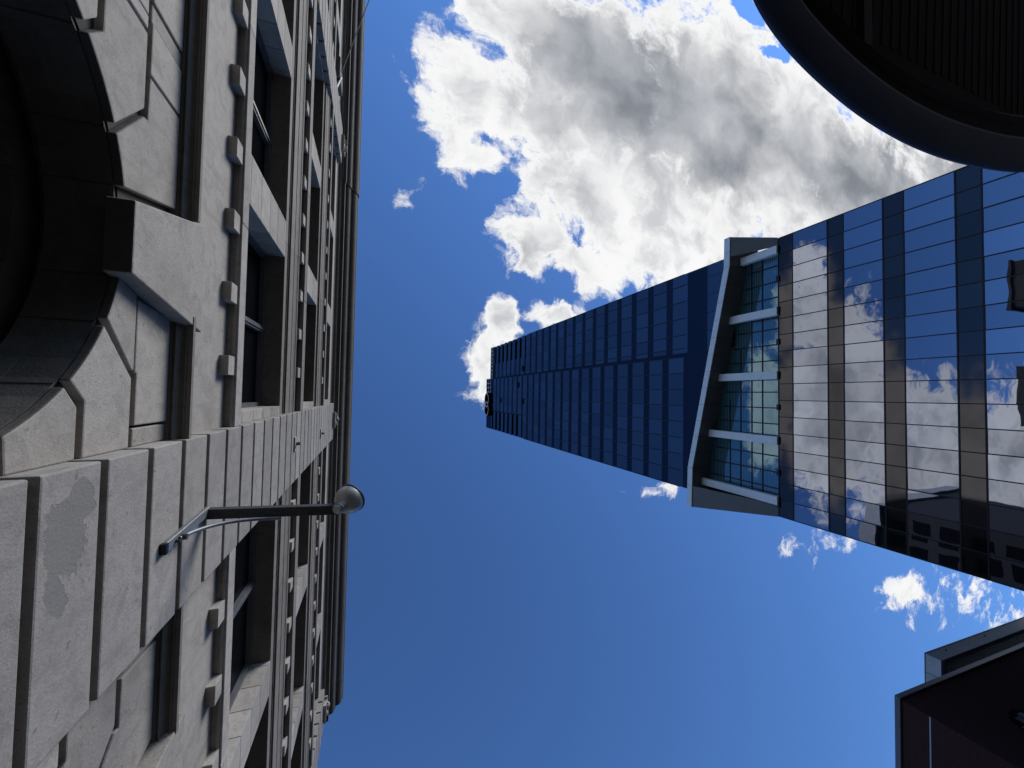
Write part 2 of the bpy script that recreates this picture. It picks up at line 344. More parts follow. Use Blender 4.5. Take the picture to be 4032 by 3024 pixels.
# ground-floor wall with arches: rusticated voussoirs
def arch_blocks(mb, yc, side, lim=(None, None)):
    R = 1.74; hc = 2.36; g_ = .034
    def P(s, h): return (yc + s, h)
    def arcpts(a0, a1, n=8): return [(R*math.sin(a0+(a1-a0)*i/n), hc + R*math.cos(a0+(a1-a0)*i/n)) for i in range(n+1)]
    a_k = math.radians(12.5); a1 = math.radians(26.5); a2 = math.radians(47); a3 = math.radians(67)
    top = 4.93
    c1 = 4.33; c2 = 3.69; c3 = 3.06
    for sg in (side,):
        half = (lim[1]-yc if sg == 1 else yc-lim[0])
        def F(pts): return [P(sg*s, h) for s, h in pts]
        dg = g_/R
        # V1 beside the keystone
        s_c1 = 1.16
        if sg == 1:
            v1 = arcpts(a_k, a1-dg) + [(s_c1-.02, c1-.045), (s_c1-.02, c1-.006), (.47, c1-.006)]
            mb.prism_x(F(v1), -2.07, W)
            e = half - .18
            mb.prism_x(F([(.50, c1+.006), (s_c1+.0, c1+.006), (s_c1, c1+g_), (e-.012, c1+g_), (e-.012, top), (.58, top)]), -2.07, W)
            mb.prism_x(F([(e+.012, c1+g_), (half, c1+g_), (half, top), (e+.012, top)]), -2.07, W-.012)
        else:
            v1 = arcpts(a_k, a1-dg) + [(s_c1-.02, c1-.03), (s_c1-.02, c1+g_*.6), (1.565-g_*.5, c1+g_), (1.565-g_*.5, top), (.58, top)]
            mb.prism_x(F(v1), -2.07, W)
            mb.prism_x(F([(1.565+g_*.5, c1+g_), (half, c1+g_), (half, top), (1.565+g_*.5, top)]), -2.07, W)
        e2 = half if sg == 1 else min(half, 1.9)
        v2 = arcpts(a1+dg, a2-dg) + [(1.40, c2+g_), (e2, c2+g_), (e2, c1-g_), (s_c1+.05, c1-g_)]
        mb.prism_x(F(v2), -2.07, W)
        if sg == -1 and half > 1.96:
            mb.prism_x(F([(1.94, c2+g_), (half, c2+g_), (half, c1-g_), (1.94, c1-g_)]), -2.07, W)
        v3 = arcpts(a2+dg, a3-dg) + [(half, c3+g_), (half, c2-g_), (1.44, c2-g_)]
        mb.prism_x(F(v3), -2.07, W)
        v4 = arcpts(a3+dg, math.radians(89), 5) + [(half, hc+.02), (half, c3-g_), (R*math.sin(a3+dg)+.02, c3-g_)]
        mb.prism_x(F(v4), -2.07, W)
        for k in range(6):
            h1 = hc - .02 - k*.64; h0 = max(h1 - .58, -1.5)
            if h1 > -1.4: mb.prism_x(F([(R, h0), (half, h0), (half, h1), (R, h1)]), -2.07, W)
ARCH = [(-1.30, -3.36, .52), (-5.5, -7.6, -3.37), (-9.7, -11.35, -7.61), (4.08, 2.26, 6.2), (8.35, 6.21, 10.4), (12.3, 10.41, 14.1), (-15.0, -17.1, -13.1), (-19.2, -21.3, -17.11), (-23.4, -25.6, -21.31)]
for (yc, ya, yb) in ARCH:
    for side in (1, -1):
        mb = MB(); arch_blocks(mb, yc, side, lim=(ya, yb))
        o = obj('arch_voussoirs', mb, M_['stone'], A, bevel=.013, seg=2)
        # the intrados of the voussoirs takes the barrel's dark colour, its shade painted into the stone
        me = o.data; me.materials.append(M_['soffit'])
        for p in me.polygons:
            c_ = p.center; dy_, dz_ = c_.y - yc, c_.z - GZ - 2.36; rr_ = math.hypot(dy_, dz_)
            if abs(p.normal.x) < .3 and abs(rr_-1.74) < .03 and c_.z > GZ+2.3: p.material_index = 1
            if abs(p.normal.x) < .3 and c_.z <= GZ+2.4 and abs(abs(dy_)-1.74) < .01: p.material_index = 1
    # soffit: stepped barrel behind the face
    sf = MB(); R = 1.74; hc = 2.36; n = 28
    for (r0, xa, xb) in ((R-.0, -2.02, -2.50), (R+.16, -2.50, -2.62), (R-.10, -2.62, -2.95), (R+.10, -2.95, -3.05), (R-.22, -3.05, -3.5)):
        # ring segment, thick
        ro = R + .45
        sw = [-1.5-hc] if False else []
        inner = [(r0*math.sin(t), hc + r0*math.cos(t)) for t in [(-PI/2 + PI*i/n) for i in range(n+1)]]
        outer = [(ro*math.sin(t), hc + ro*math.cos(t)) for t in [(-PI/2 + PI*i/n) for i in range(n+1)]]
        for i in range(n):
            if r0 == R and i % 5 == 2:
                pass
            sf.prism_x([(yc+inner[i][0], inner[i][1]), (yc+inner[i+1][0], inner[i+1][1]), (yc+outer[i+1][0], outer[i+1][1]), (yc+outer[i][0], outer[i][1])], xb, xa if r0 != R else -2.352)
        for sg in (1, -1):
            sf.box(xb, xa if r0 != R else -2.352, yc+sg*r0, yc+sg*ro, -1.5, hc-.001)
    for i in range(n):
        t0, t1 = -PI/2+PI*i/n, -PI/2+PI*(i+1)/n
        sf.prism_x([(yc+(R+.003)*math.sin(t0), hc+(R+.003)*math.cos(t0)), (yc+(R+.003)*math.sin(t1), hc+(R+.003)*math.cos(t1)), (yc+(R+.02)*math.sin(t1), hc+(R+.02)*math.cos(t1)), (yc+(R+.02)*math.sin(t0), hc+(R+.02)*math.cos(t0))], -2.351, -2.071)
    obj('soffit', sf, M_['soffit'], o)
    for q in () if yc != -1.30 else (-67, -47, -26.5, -12.5, 12.5, 26.5, 47, 67):
        for (rr, xa, xb) in ((R, -2.50, -2.072), (R-.10, -2.95, -2.62)):
            sj = MB(); t0, t1 = math.radians(q)-.0025, math.radians(q)+.0025
            sj.prism_x([(yc+r_*math.sin(t), hc+r_*math.cos(t)) for r_, t in ((rr-.004, t0), (rr-.004, t1), (rr+.01, t1), (rr+.01, t0))], xa, xb)
            obj('soffit_joint', sj, M_['groove'], o)
    gb = MB(); rr = R-.02
    gb.prism_x([(yc-rr, -1.5)] + [(yc+rr*math.sin(t), hc+rr*math.cos(t)) for t in [(-PI/2+PI*i/20) for i in range(21)]] + [(yc+rr, -1.5)], -3.6, -3.55)
    for q in (-.6, .6): gb.box(-3.54, -3.46, yc+q-.05, yc+q+.05, -1.5, hc+1.2)
    gb.box(-3.54, -3.46, yc-1.5, yc+1.5, 1.9, 2.02)
    obj('arch_window', gb, M_['winglass'], o)
    k = MB()      # keystone, proud of the wall and wider at the top
    yk = -1.24 if yc == -1.30 else yc
    k.hexa([(-2.069, yk-.30, 3.96), (-1.875, yk-.30, 3.96), (-1.875, yk+.30, 3.96), (-2.069, yk+.30, 3.96)],
           [(-2.069, yk-.60, 5.20), (-1.83, yk-.60, 5.20), (-1.83, yk+.60, 5.20), (-2.069, yk+.60, 5.20)])
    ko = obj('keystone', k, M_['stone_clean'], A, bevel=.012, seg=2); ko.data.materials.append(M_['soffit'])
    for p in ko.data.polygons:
        if p.normal.z < -.5: p.material_index = 1  # down-facing side gets the dark copy: its shade is put into the colour
# solid backing behind joints (ring-shaped, clear of the arch openings)
bk = MB()
for (yc, ya, yb) in ARCH:
    R = 1.772; hc = 2.36; n = 24
    arc = [(yc+R*math.sin(t), hc+R*math.cos(t)) for t in [(-PI/2+PI*i/n) for i in range(n+1)]]
    for i in range(n):
        (ya_, ha_), (yb_, hb_) = arc[i], arc[i+1]
        bk.prism_x([(ya_, ha_), (yb_, hb_), (yb_, 5.3), (ya_, 5.3)], -2.34, W-.06)
    for (p, q) in ((ya, yc-R), (yc+R, yb)):
        if q > p: bk.box(-2.34, W-.06, p, q, -1.5, 5.3)
obj('joint_bed', bk, M_['groove'], A)

# plain wall, ledges, mouldings: (x,h) profiles run along each bay
def run(name, prof, mat, bays=BAYS, y_pad=0.0, seg_len=3.05, gap=.008, bevel=.0, parent=A, inset=.0):
    for (y0, y1) in bays:
        mb = MB()
        y0 += inset; y1 -= inset
        n = max(1, round((y1-y0)/seg_len)); d = (y1-y0)/n
        for i in range(n):
            mb.prism_y(prof, y0+i*d + (gap/2 if i else 0), y0+(i+1)*d - (gap/2 if i < n-1 else 0))
        obj(name, mb, mat, parent, bevel=bevel)
def cove(x0, h0, x1, h1, n=7, convex=False):
    """quarter curve from (x0,h0) at the wall to (x1,h1) proud of it"""
    if convex: return [(x0+(x1-x0)*math.sin(PI/2*i/n), h0+(h1-h0)*(1-math.cos(PI/2*i/n))) for i in range(n+1)]
    return [(x0+(x1-x0)*(1-math.cos(PI/2*i/n)), h0+(h1-h0)*math.sin(PI/2*i/n)) for i in range(n+1)]
# band over the arches
keys = sorted(a[0] for a in ARCH)
bandb = []
for (y0, y1) in BAYS:
    cur = y0
    for kk in [q for q in keys if y0 < q < y1]:
        bandb.append((cur, kk-.52)); cur = kk+.52
    bandb.append((cur, y1))
run('string_course', [(-2.34, 4.93), (-1.985, 4.93), (-1.975, 4.955), (-1.965, 4.955)] + cove(-1.96, 4.86, -1.885, 5.02)[2:] + [(-1.885, 4.99), (-1.875, 4.99), (-1.875, 5.0), (-1.83, 5.0), (-1.83, 5.05), (-2.34, 5.08)], M_['trim'], bandb, seg_len=9)
# frieze wall between band and first ledge
run('wall', [(-2.34, 5.08), (W, 5.08), (W, 6.53), (-2.34, 6.53)], M_['stone'], seg_len=20)
# ledge 1
def ledge(hu, xf, ht, ov=.03):
    return [(-2.34, hu), (-1.93, hu), (-1.93, hu-.02), (xf-.03, hu-.02), (xf-.03, hu), (xf, hu), (xf, ht), (-2.34, ht+.05)]
run('ledge', ledge(6.53, -1.862, 6.80), M_['stone'], bevel=.006)
run('ledge', ledge(11.52, -1.825, 11.93), M_['trim'], bevel=.006)
run('ledge', ledge(16.47, -1.825, 16.78), M_['trim'], bevel=.006)
# walls round the windows, in courses
def pier_blocks(y0, y1, h0, h1, mb):
    k0 = 3.02; st = .619; h = h0; k = math.ceil((h0-k0)/st)
    while True:
        t = min(k0 + st*k, h1)
        if t - h > .05: mb.box(-2.9, W, y0, y1, h + .006, t - .006)
        h = t; k += 1
        if h >= h1 - .01: break
LEV = [(6.86, 9.98), (11.99, 15.10), (16.84, 19.80)]
for (h0, h1) in LEV:
    for (b0, b1) in BAYS:
        ws = sorted(wn_ for wn_ in WIN if wn_[0] >= b0-.3 and wn_[1] <= b1+.3)
        cur = b0
        for wv_ in ws + [(b1, b1)]:
            a, b = cur, wv_[0]
            if b - a > .02:
                mb = MB(); pier_blocks(a, b, h0, h1, mb)
                obj('pier', mb, M_['stone'], A, bevel=.004)
            cur = wv_[1]
    if h0 < 8: pass
# lintel strips and entablatures over each level
def entab(ha, hb, hc0, xc, hc1, hled, xm=-1.955):
    # flat W strip ha..hb, small stepped fascias, cove to xc, back to frieze wall up to the ledge underside
    return [(-2.9, ha), (W, ha), (W, hb), (W+.02, hb), (W+.02, hb+.05), (xm+.01, hb+.05), (xm+.01, hc0-.02), (xm+.02, hc0-.02)] + \
           [(x, h) for x, h in cove(xm+.02, hc0, xc, hc1)] + [(xc, hc1+.10), (-1.955, hc1+.14), (-1.955, hled), (-2.9, hled)]
run('entablature', entab(9.98, 10.24, 10.72, -1.895, 10.98, 11.50), M_['trim'], seg_len=4.2)
run('entablature', entab(15.10, 15.32, 15.68, -1.89, 16.02, 16.45), M_['trim'], seg_len=4.2)
# dentils
dys0 = [-.35 - 1.02*k for k in range(0, 11)] + [3.07 + 1.02*k for k in range(0, 11)]
for y in [q for q in dys0 if -11.2 < q < 14]:
    obj('dentil', MB().box(-2.02, -1.888, y-.135, y+.135, 6.27, 6.535), M_['stone'], A, bevel=.006)
for y in [-.5 - 1.01*k for k in range(0, 11)] + [2.95 + 1.01*k for k in range(0, 11)] + [-13.6 - 1.01*k for k in range(0, 8)]:
    if -20 < y < 14: obj('dentil', MB().box(-1.965, -1.856, y-.13, y+.13, 11.19, 11.51), M_['stone'], A, bevel=.005)
for y in [-.45 - 1.01*k for k in range(0, 11)] + [3.0 + 1.01*k for k in range(0, 11)] + [-13.6 - 1.01*k for k in range(0, 8)]:
    if -20 < y < 14: obj('dentil', MB().box(-1.965, -1.86, y-.13, y+.13, 16.18, 16.47), M_['stone'], A, bevel=.005)
# windows
for li, (h0, h1) in enumerate(LEV):
    for (y0, y1) in WIN:
        fr = MB(); t = .09
        for (a, b) in ((y0, y0+t), (y1-t, y1), ((y0+y1)/2-.07, (y0+y1)/2+.07)): fr.box(-2.52, -2.36, a, b, h0, h1)
        ym = (y0+y1)/2
        fr.box(-2.36, -2.335, ym-.025, ym+.025, h0, h1)
        fr.box(-2.52, -2.36, y0+t, ym-.07, h1-.12, h1).box(-2.52, -2.36, ym+.07, y1-t, h1-.12, h1)
        fr.box(-2.52, -2.36, y0+t, ym-.07, h0, h0+.1).box(-2.52, -2.36, ym+.07, y1-t, h0, h0+.1)
        o = obj('window', fr, M_['winframe'], A)
        pn = MB().box(-2.47, -2.45, y0+t, ym-.07, h0+.1, h1-.12).box(-2.47, -2.45, ym+.07, y1-t, h0+.1, h1-.12)
        obj('pane', pn, M_['winglass'], o)
# inner core behind everything
obj('core', MB().box(-20, -2.905, YN, YS-.02, 5.4, 22.6).box(-20, -3.62, YN, YS-.02, -1.55, 5.39), M_['dark'], A)
# end wall and side strips
ew = MB()
for k in range(-1, 36):
    a = -1.5 + .64*k; 
    if a+.63 < 20.6: ew.box(-19.9, -2.35, YS-.06, YS, a, a+.63)
obj('end_wall', ew, M_['stone'], A)
# top entablature and cornice (runs past the pilasters)
allb = [(YN, YS+.35)]
stepb = [(YN, -10.8)]
run('wall', [(-2.9, 19.80), (W, 19.80), (W, 20.55), (-2.9, 20.55)], M_['stone'], seg_len=20)
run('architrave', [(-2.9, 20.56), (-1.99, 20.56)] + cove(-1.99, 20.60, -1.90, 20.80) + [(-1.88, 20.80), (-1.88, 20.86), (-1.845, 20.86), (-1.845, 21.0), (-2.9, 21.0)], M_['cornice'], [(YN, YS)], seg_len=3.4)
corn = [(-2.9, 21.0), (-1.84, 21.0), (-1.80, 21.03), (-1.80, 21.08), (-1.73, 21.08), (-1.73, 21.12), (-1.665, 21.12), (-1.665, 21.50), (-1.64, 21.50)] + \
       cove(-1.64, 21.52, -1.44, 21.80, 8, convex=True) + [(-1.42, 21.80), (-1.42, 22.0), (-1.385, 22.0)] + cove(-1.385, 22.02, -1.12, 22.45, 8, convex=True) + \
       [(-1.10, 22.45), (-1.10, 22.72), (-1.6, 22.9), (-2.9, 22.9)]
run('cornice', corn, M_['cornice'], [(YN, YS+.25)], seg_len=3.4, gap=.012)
def shift(pr, dx): return [((x+dx) if x > -2.8 else x, h-.004) for x, h in pr]
run('cornice', [(x+.045 if x > -2.8 else x, h - .012 + (0.024 if h > 22.8 else 0)) for x, h in corn], M_['cornice'], [(YN-.05, -10.8)], seg_len=3.4, gap=.012)
obj('roof_plant', MB().box(-16, -8, -20.5, -13.8, 22.8, 27.0).box(-16.3, -7.7, -20.8, -13.5, 27.0, 27.35), M_['roofblk'], A)
obj('roof_plant', MB().box(-16, -8, -5.6, 3.4, 22.8, 26.4), M_['roofblk'], A)
# carved cartouches on the pilaster tops
def cartouche(yc):
    mb = MB(); mb.box(-1.9, -1.69, yc-.38, yc+.38, 20.12, 20.22)
    o = obj('cartouche', mb, M_['stone_clean'], A, bevel=.01)
    sc = MB()
    sc.prism_x([(yc-.30, 20.22), (yc-.30, 20.5), (yc-.22, 20.5), (yc-.22, 20.72), (yc-.34, 20.78), (yc-.30, 20.9), (yc-.1, 20.95), (yc, 21.05), (yc+.1, 20.95), (yc+.30, 20.9), (yc+.34, 20.78), (yc+.22, 20.72), (yc+.22, 20.5), (yc+.30, 20.5), (yc+.30, 20.22)], -1.9, -1.70)
    obj('shield', sc, M_['stone_clean'], o, bevel=.02, seg=2)
    bl = MB(); bl.lathe([(.001, .13), (.07, .12), (.13, .07), (.15, 0), (.15, -.05)], (-1.70, yc, 20.66), (1, 0, 0), 20)
    for sg in (1, -1): bl.tube([(-1.66, yc+sg*(.20+.07*math.cos(t)), 20.42+.09*math.sin(t)) for t in [i*.5 for i in range(12)]], .03, 8)
    obj('scroll', bl, M_['stone_clean'], o, smooth=True)
for yc in (1.32, 14.98, -12.2): cartouche(yc)

# fixing plates on the big pilaster
for (y, h, lab) in ((1.30, 10.78, 'lower small stone fixing plate with a dark bolt on the large pilaster'), (1.53, 15.75, 'upper small stone fixing plate with a dark bolt on the large pilaster')):
    t_ = thing('fixing_plate', (-1.8, y, h+GZ), lab, 'fixing plate', 'fixing plates on the large pilaster')
    obj('plate', MB().box(XP-.01, XP+.035, y-.18, y+.18, h-.05, h+.10), M_['stone_clean'], t_, bevel=.008)
    obj('bolt', MB().box(XP+.03, XP+.10, y-.035, y+.035, h+.10, h+.20).tube([(XP+.03, y, h+.05), (XP+.13, y, h+.05)], .03, 10), M_['arm_metal'], t_)
    
# flagpole near the top of the upper pilaster
t_ = thing('flagpole', (-1.7, -13.6, 18+GZ), 'thin grey flagpole leaning out from its bracket high on the stone facade', 'flagpole')
obj('bracket', MB().box(-2.0, -1.76, -14.6, -13.75, 17.9, 19.2), M_['pole'], t_, bevel=.02)
obj('pole', MB().tube([(-1.86, -13.7, 18.2), (-1.30, -17.2, 19.6), (-.80, -20.4, 20.9), (-.70, -21.4, 21.3)], .028, 10, r1=.016), M_['pole'], t_, smooth=True)
obj('socket', MB().tube([(-1.95, -13.2, 18.0), (-1.80, -14.0, 18.35)], .09, 12), M_['arm_metal'], t_)

# ================================================================== wall lamp on the pilaster
t_ = thing('wall_lamp', (XP, 1.45, 4.5+GZ), 'grey bowl floodlight on a dark bracket arm fixed to the pale pilaster', 'lamp')
st = MB()
st.hexa([(XP, 1.43, 4.50), (XP, 1.53, 4.50), (XP+.045, 1.53, 4.50), (XP+.045, 1.43, 4.50)],
        [(XP, 1.36, 5.52), (XP, 1.46, 5.52), (XP+.045, 1.46, 5.52), (XP+.045, 1.36, 5.52)])
o = obj('bracket', st, M_['arm_light'], t_, bevel=.005)
obj('bolt', MB().tube([(XP+.03, 1.475, 4.66), (XP+.085, 1.475, 4.66)], .018, 8), M_['arm_metal'], o)
obj('bolt', MB().tube([(XP+.03, 1.47, 4.76), (XP+.10, 1.47, 4.76)], .03, 8), M_['arm_metal'], o)
obj('end_cap', MB().box(XP+.002, XP+.055, 1.43, 1.53, 4.455, 4.50), M_['mullion'], o)
am = MB()
am.hexa([(XP+.03, 1.385, 5.42), (XP+.03, 1.50, 5.42), (-.36, 1.565, 5.42), (-.36, 1.45, 5.42)], [(XP+.03, 1.385, 5.53), (XP+.03, 1.50, 5.53), (-.36, 1.565, 5.53), (-.36, 1.45, 5.53)])
obj('arm', am, M_['arm_metal'], t_, bevel=.004)
pts = []
p0, p1, p2, p3 = [Vector(p) for p in ((XP+.05, 1.47, 4.72), (-1.70, 1.47, 5.10), (-1.50, 1.49, 5.33), (-1.02, 1.545, 5.40))]
for i in range(17):
    t = i/16; pts.append(p0*(1-t)**3 + p1*3*t*(1-t)**2 + p2*3*t*t*(1-t) + p3*t**3)
obj('brace', MB().tube(pts, .020, 10), M_['arm_light'], t_, smooth=True)
ax = Vector((.55, -.30, .78)).normalized()
oc = Vector((-.26, 1.41, 5.56))
R_ = .19
prof = [(R_*math.sin(a), -R_*math.cos(a)) for a in [math.radians(q) for q in range(12, 100, 8)]]
bowl = MB().lathe(prof + [(R_*.97, R_*.18), (R_*.90, R_*.16)] + [(R_*.88*math.sin(a), -R_*.88*math.cos(a)) for a in [math.radians(q) for q in range(96, 4, -12)]], oc, ax, 48)
obj('lamp_bowl', bowl, M_['lamp_metal'], t_, smooth=True)
obj('rim', MB().lathe([(R_*1.0, R_*.12), (R_*1.05, R_*.14), (R_*1.05, R_*.20), (R_*.98, R_*.22), (R_*.98, R_*.12)], oc, ax, 48), M_['arm_metal'], t_)
obj('lens', MB().lathe([(.001, R_*.20), (R_*.97, R_*.17)], oc, ax, 40), M_['winglass'], t_)
cp = oc - ax*R_
obj('neck', MB().lathe([(.001, -.075), (.055, -.075), (.062, -.065), (.062, -.03), (.074, -.03), (.074, -.005), (.085, 0), (.085, .035)], cp, ax, 28), M_['lamp_metal'], t_, smooth=True)
obj('hinge', MB().box(-.40, -.30, 1.36, 1.41, 5.47, 5.52).box(-.38, -.28, 1.40, 1.47, 5.48, 5.51), M_['lamp_metal'], t_, bevel=.004)

# ================================================================== glass podium (right)
SC = 1.12      # the far side of the street
X0 = 34.0
P = thing('glass_building', (X0, -2.2, 0), 'low wide glass curtain-wall block mirroring white clouds, below the tower', 'building')
Y0, Y1 = -14.63, 10.22; NC = 17; DY = (Y1-Y0)/NC
rows = [(20.25, 22.98), (16.67, 19.14), (13.02, 15.53), (9.37, 11.90)]
spans = [(22.98, 24.20), (19.14, 20.25), (15.53, 16.67), (11.90, 13.02), (8.3, 9.37)]
def tilt_pane(x, y0, y1, h0, h1, th, amt):
    dx = [random.uniform(-amt, amt) for _ in range(3)]
    m = MB(); q = [(x+dx[0], y0, h0), (x+dx[1], y1, h0), (x+dx[1]+dx[2], y1, h1), (x+dx[0]+dx[2], y0, h1)]
    m.hexa([(a+th, b, c) for a, b, c in q], q); return m
for (h0, h1) in rows:
    for c in range(NC):
        a = Y0+c*DY; obj('window_pane', tilt_pane(X0, a+.02, a+DY-.02, h0+.02, h1-.02, .05, .009), M_['glass_p'], P)
for (h0, h1) in spans:
    m = MB()
    for c in range(NC):
        a = Y0+c*DY; t = tilt_pane(X0+.004, a+.012, a+DY-.012, h0+.012, h1-.012, .05, .003); m.add(t.v, t.f)
    obj('spandrel', m, M_['glass_s'], P)
m = MB()
for c in range(NC+1):
    y = Y0+c*DY; m.box(X0-.035, X0+.08, y-.032, y+.032, 8.3, 24.2)
for (h0, h1) in rows:
    for h in (h0, h1): m.box(X0-.03, X0+.08, Y0, Y1, h-.04, h+.04)
obj('mullion', m, M_['mullion'], P)
obj('core', MB().box(X0+.10, X0+60, Y0+.03, Y1-.03, 8.2, 24.15), M_['dark'], P)  # unseen depth stretched so the podium blocks sun from the brick building
obj('coping', MB().box(X0-.04, X0+60, Y0-.02, Y1+.02, 24.20, 24.27), M_['mullion'], P)
m = MB().box(X0+.01, X0+.08, Y0, Y1, -1.5, 8.29); obj('lower_glazing', m, M_['glass_p'], P)
obj('core', MB().box(X0+.09, X0+60, Y0+.03, Y1-.03, -1.5, 8.19), M_['dark'], P)
for y in (-13.68, -10.98, -8.17, -5.26, -2.29, .6, 3.5, 6.4, 9.2):
    obj('clip', MB().box(X0-.12, X0+.02, y-.25, y+.25, 24.12, 24.36), M_['mullion'], P)
# side wall toward +y and -y
m = MB().box(X0+.1, X0+60, Y1-.02, Y1+.02, -1.5, 24.2).box(X0+.1, X0+60, Y0-.02, Y0+.02, -1.5, 24.2)
obj('side_glazing', m, M_['glass_s'], P)

# ================================================================== tower
T = thing('glass_tower', (X0, 0, 0), 'tall dark blue glass tower rising above a slanted white canopy', 'skyscraper')
TY0, TYM, TY1 = -14.9, -5.15, 10.25; XW = 34.6
fl = [(37.88 + 3.49*k) for k in range(0, 22)]     # window-band tops
LB = [(t-2.45, t) for t in fl]
TOPL, TOPW = 118.4, 116.2
NB = 14                                              # full-width floors below the notched crown
lowc = [(-4.88 + 1.891*k) for k in range(9)]; upc = [-14.86, -13.55, -11.6, -9.6, -7.6, -6.0, -5.42]
pan = []; rest = MB()
fr_ = MB(); 
for k, (h0, h1) in enumerate(LB):
    crown = h0 > 84.5
    for i in range(8):
        a, b = lowc[i]+.03, lowc[i+1]-.03
        if crown and lowc[i] > 4.5: h1_ = h1
        if crown and lowc[i] > 4.5: continue
        pan.append((k, X0, a, b, h0, h1))
    for i in range(6):
        a, b = upc[i]+.03, upc[i+1]-.03
        if crown and upc[i+1] < -9.0: continue
        pan.append((k, XW, a, b, h0, h1))
for n_, (k, x, a, b, h0, h1) in enumerate(pan):
    t = tilt_pane(x-.01, a, b, h0+.03, h1-.03, .05, .006)
    if n_ < 99: obj('window_pane', t, M_['glass_t'], T)
    else: rest.add(t.v, t.f)
tag(obj('window_pane', rest, M_['glass_t'], T), kind='stuff')
# spandrel skin: bands
sk = MB()
HB = 86.0
sk.prism_x([(TYM, 29.9), (7.4, 32.7), (TY1, 32.8), (TY1, HB), (TYM, HB)], X0, X0+.3)
sk.prism_x([(TY0, 28.1), (-13.1, 28.2), (TYM, 30.0), (TYM, HB), (TY0, HB)], XW, XW+.3)
sk.box(X0, X0+.3, TYM, 4.85, HB, TOPL-5.3); sk.box(XW, XW+.3, -9.3, TYM, HB, TOPW-3)
sk.box(X0, X0+.3, TYM, TY1, TOPL-5.3, TOPL); sk.box(XW, XW+.3, TY0, TYM, TOPW-3.0, TOPW)
sk.box(X0+.3, XW+.3, TYM-.02, TYM+.28, 30.0, TOPL)       # the return between the two planes
# corner plates between the balcony slots
slots = [(86.1 + 3.68*k, 87.6 + 3.64*k) for k in range(8)]
slots = [(86.10, 87.56), (89.69, 91.17), (92.94, 94.51), (96.67, 98.07), (100.09, 101.58), (103.42, 105.13), (107.08, 108.83), (110.70, 112.13)]
prev = HB
cpl = MB(); cpw = MB()
for (a, b) in slots + [(113.1, 113.1)]:
    cpl.box(X0, X0+2.5, 4.85, TY1, prev, a)
    cpw.box(XW, XW+2.5, TY0, -9.3, prev, min(a, 113.2)); prev = b
obj('crown_panel', cpl, M_['glass_t'], T); obj('crown_panel', cpw, M_['glass_t'], T)
obj('spandrel', sk, M_['glass_ts'], T)
obj('core', MB().box(X0+.31, X0+50, TYM+.3, TY1-.05, 33.5, HB-.1).box(XW+.31, X0+50, TY0+.05, TYM-.05, 31, HB-.1)
    .box(X0+.31, X0+50, TYM+.3, 8.9, HB-.1, TOPL-.3).box(XW+.31, X0+50, -13.4, TYM-.05, HB-.1, TOPW-.3)
    .box(X0+2.6, X0+50, 8.9, TY1-.05, TOPL-5.2, TOPL-.3), M_['dark'], T)  # tower depth out of view likewise extended to shade the brick wall
# dark lining of the slots
ml = MB()
for y in lowc: ml.box(X0-.05, X0+.02, y-.055, y+.055, 36.0, HB if y > 4.9 else TOPL-5.3)
for y in upc[:-1]: ml.box(XW-.05, XW+.02, y-.055, y+.055, 36.0, HB if y < -9.3 else TOPW-3)
obj('mullion', ml, M_['mullion_t'], T)
# slats of the crown corner plates
sl_ = MB()
prev = HB
for (a, b) in slots + [(113.0, 113.0)]:
    for yy in (6.6, 8.4): sl_.box(X0-.03, X0+.01, yy-.03, yy+.03, prev+.05, a-.05)
    for yy in (-13.6, -11.6, -10.2): sl_.box(XW-.03, XW+.01, yy-.03, yy+.03, prev+.05, a-.05)
    prev = b
obj('mullion', sl_, M_['mullion_t'], T)
# band of the lowest tower floor seen above the canopy
for (a, b) in zip(upc[:-1], upc[1:]):
    obj('window_pane', tilt_pane(XW-.01, a+.03, b-.03, 29.2, 32.6, .05, .006), M_['glass_t'], T)
# open windows: dark vents
for (y0, y1, h0, h1, x) in ((-7.4, -6.05, 87.5, 89.0, XW), (-3.4, -2.05, 89.2, 90.7, X0), (.68, 2.02, 103.2, 104.9, X0), (.67, 2.04, 85.9, 87.3, X0)):
    obj('vent', MB().box(x-.06, x+.01, y0, y1, h0, h1), M_['dark'], T)
# crown lattice
cl = MB()
for i in range(9): cl.box(XW-.25, XW-.10, TY0+.1+i*1.18-.12, TY0+.1+i*1.18+.12, TOPW-2.6, TOPW)
for h in (TOPW-2.6, TOPW-1.4, TOPW-.3): cl.box(XW-.24, XW-.11, TY0, TYM-.1, h-.1, h+.12)
for i in range(4): cl.box(X0-.25, X0-.10, TYM+.1+i*1.35-.1, TYM+.1+i*1.35+.1, TOPL-4.9, TOPL)
for h in (TOPL-4.9, TOPL-2.6, TOPL-.3): cl.box(X0-.24, X0-.11, TYM, TYM+4.3, h-.1, h+.12)
obj('crown_lattice', cl, M_['parapet'], T)
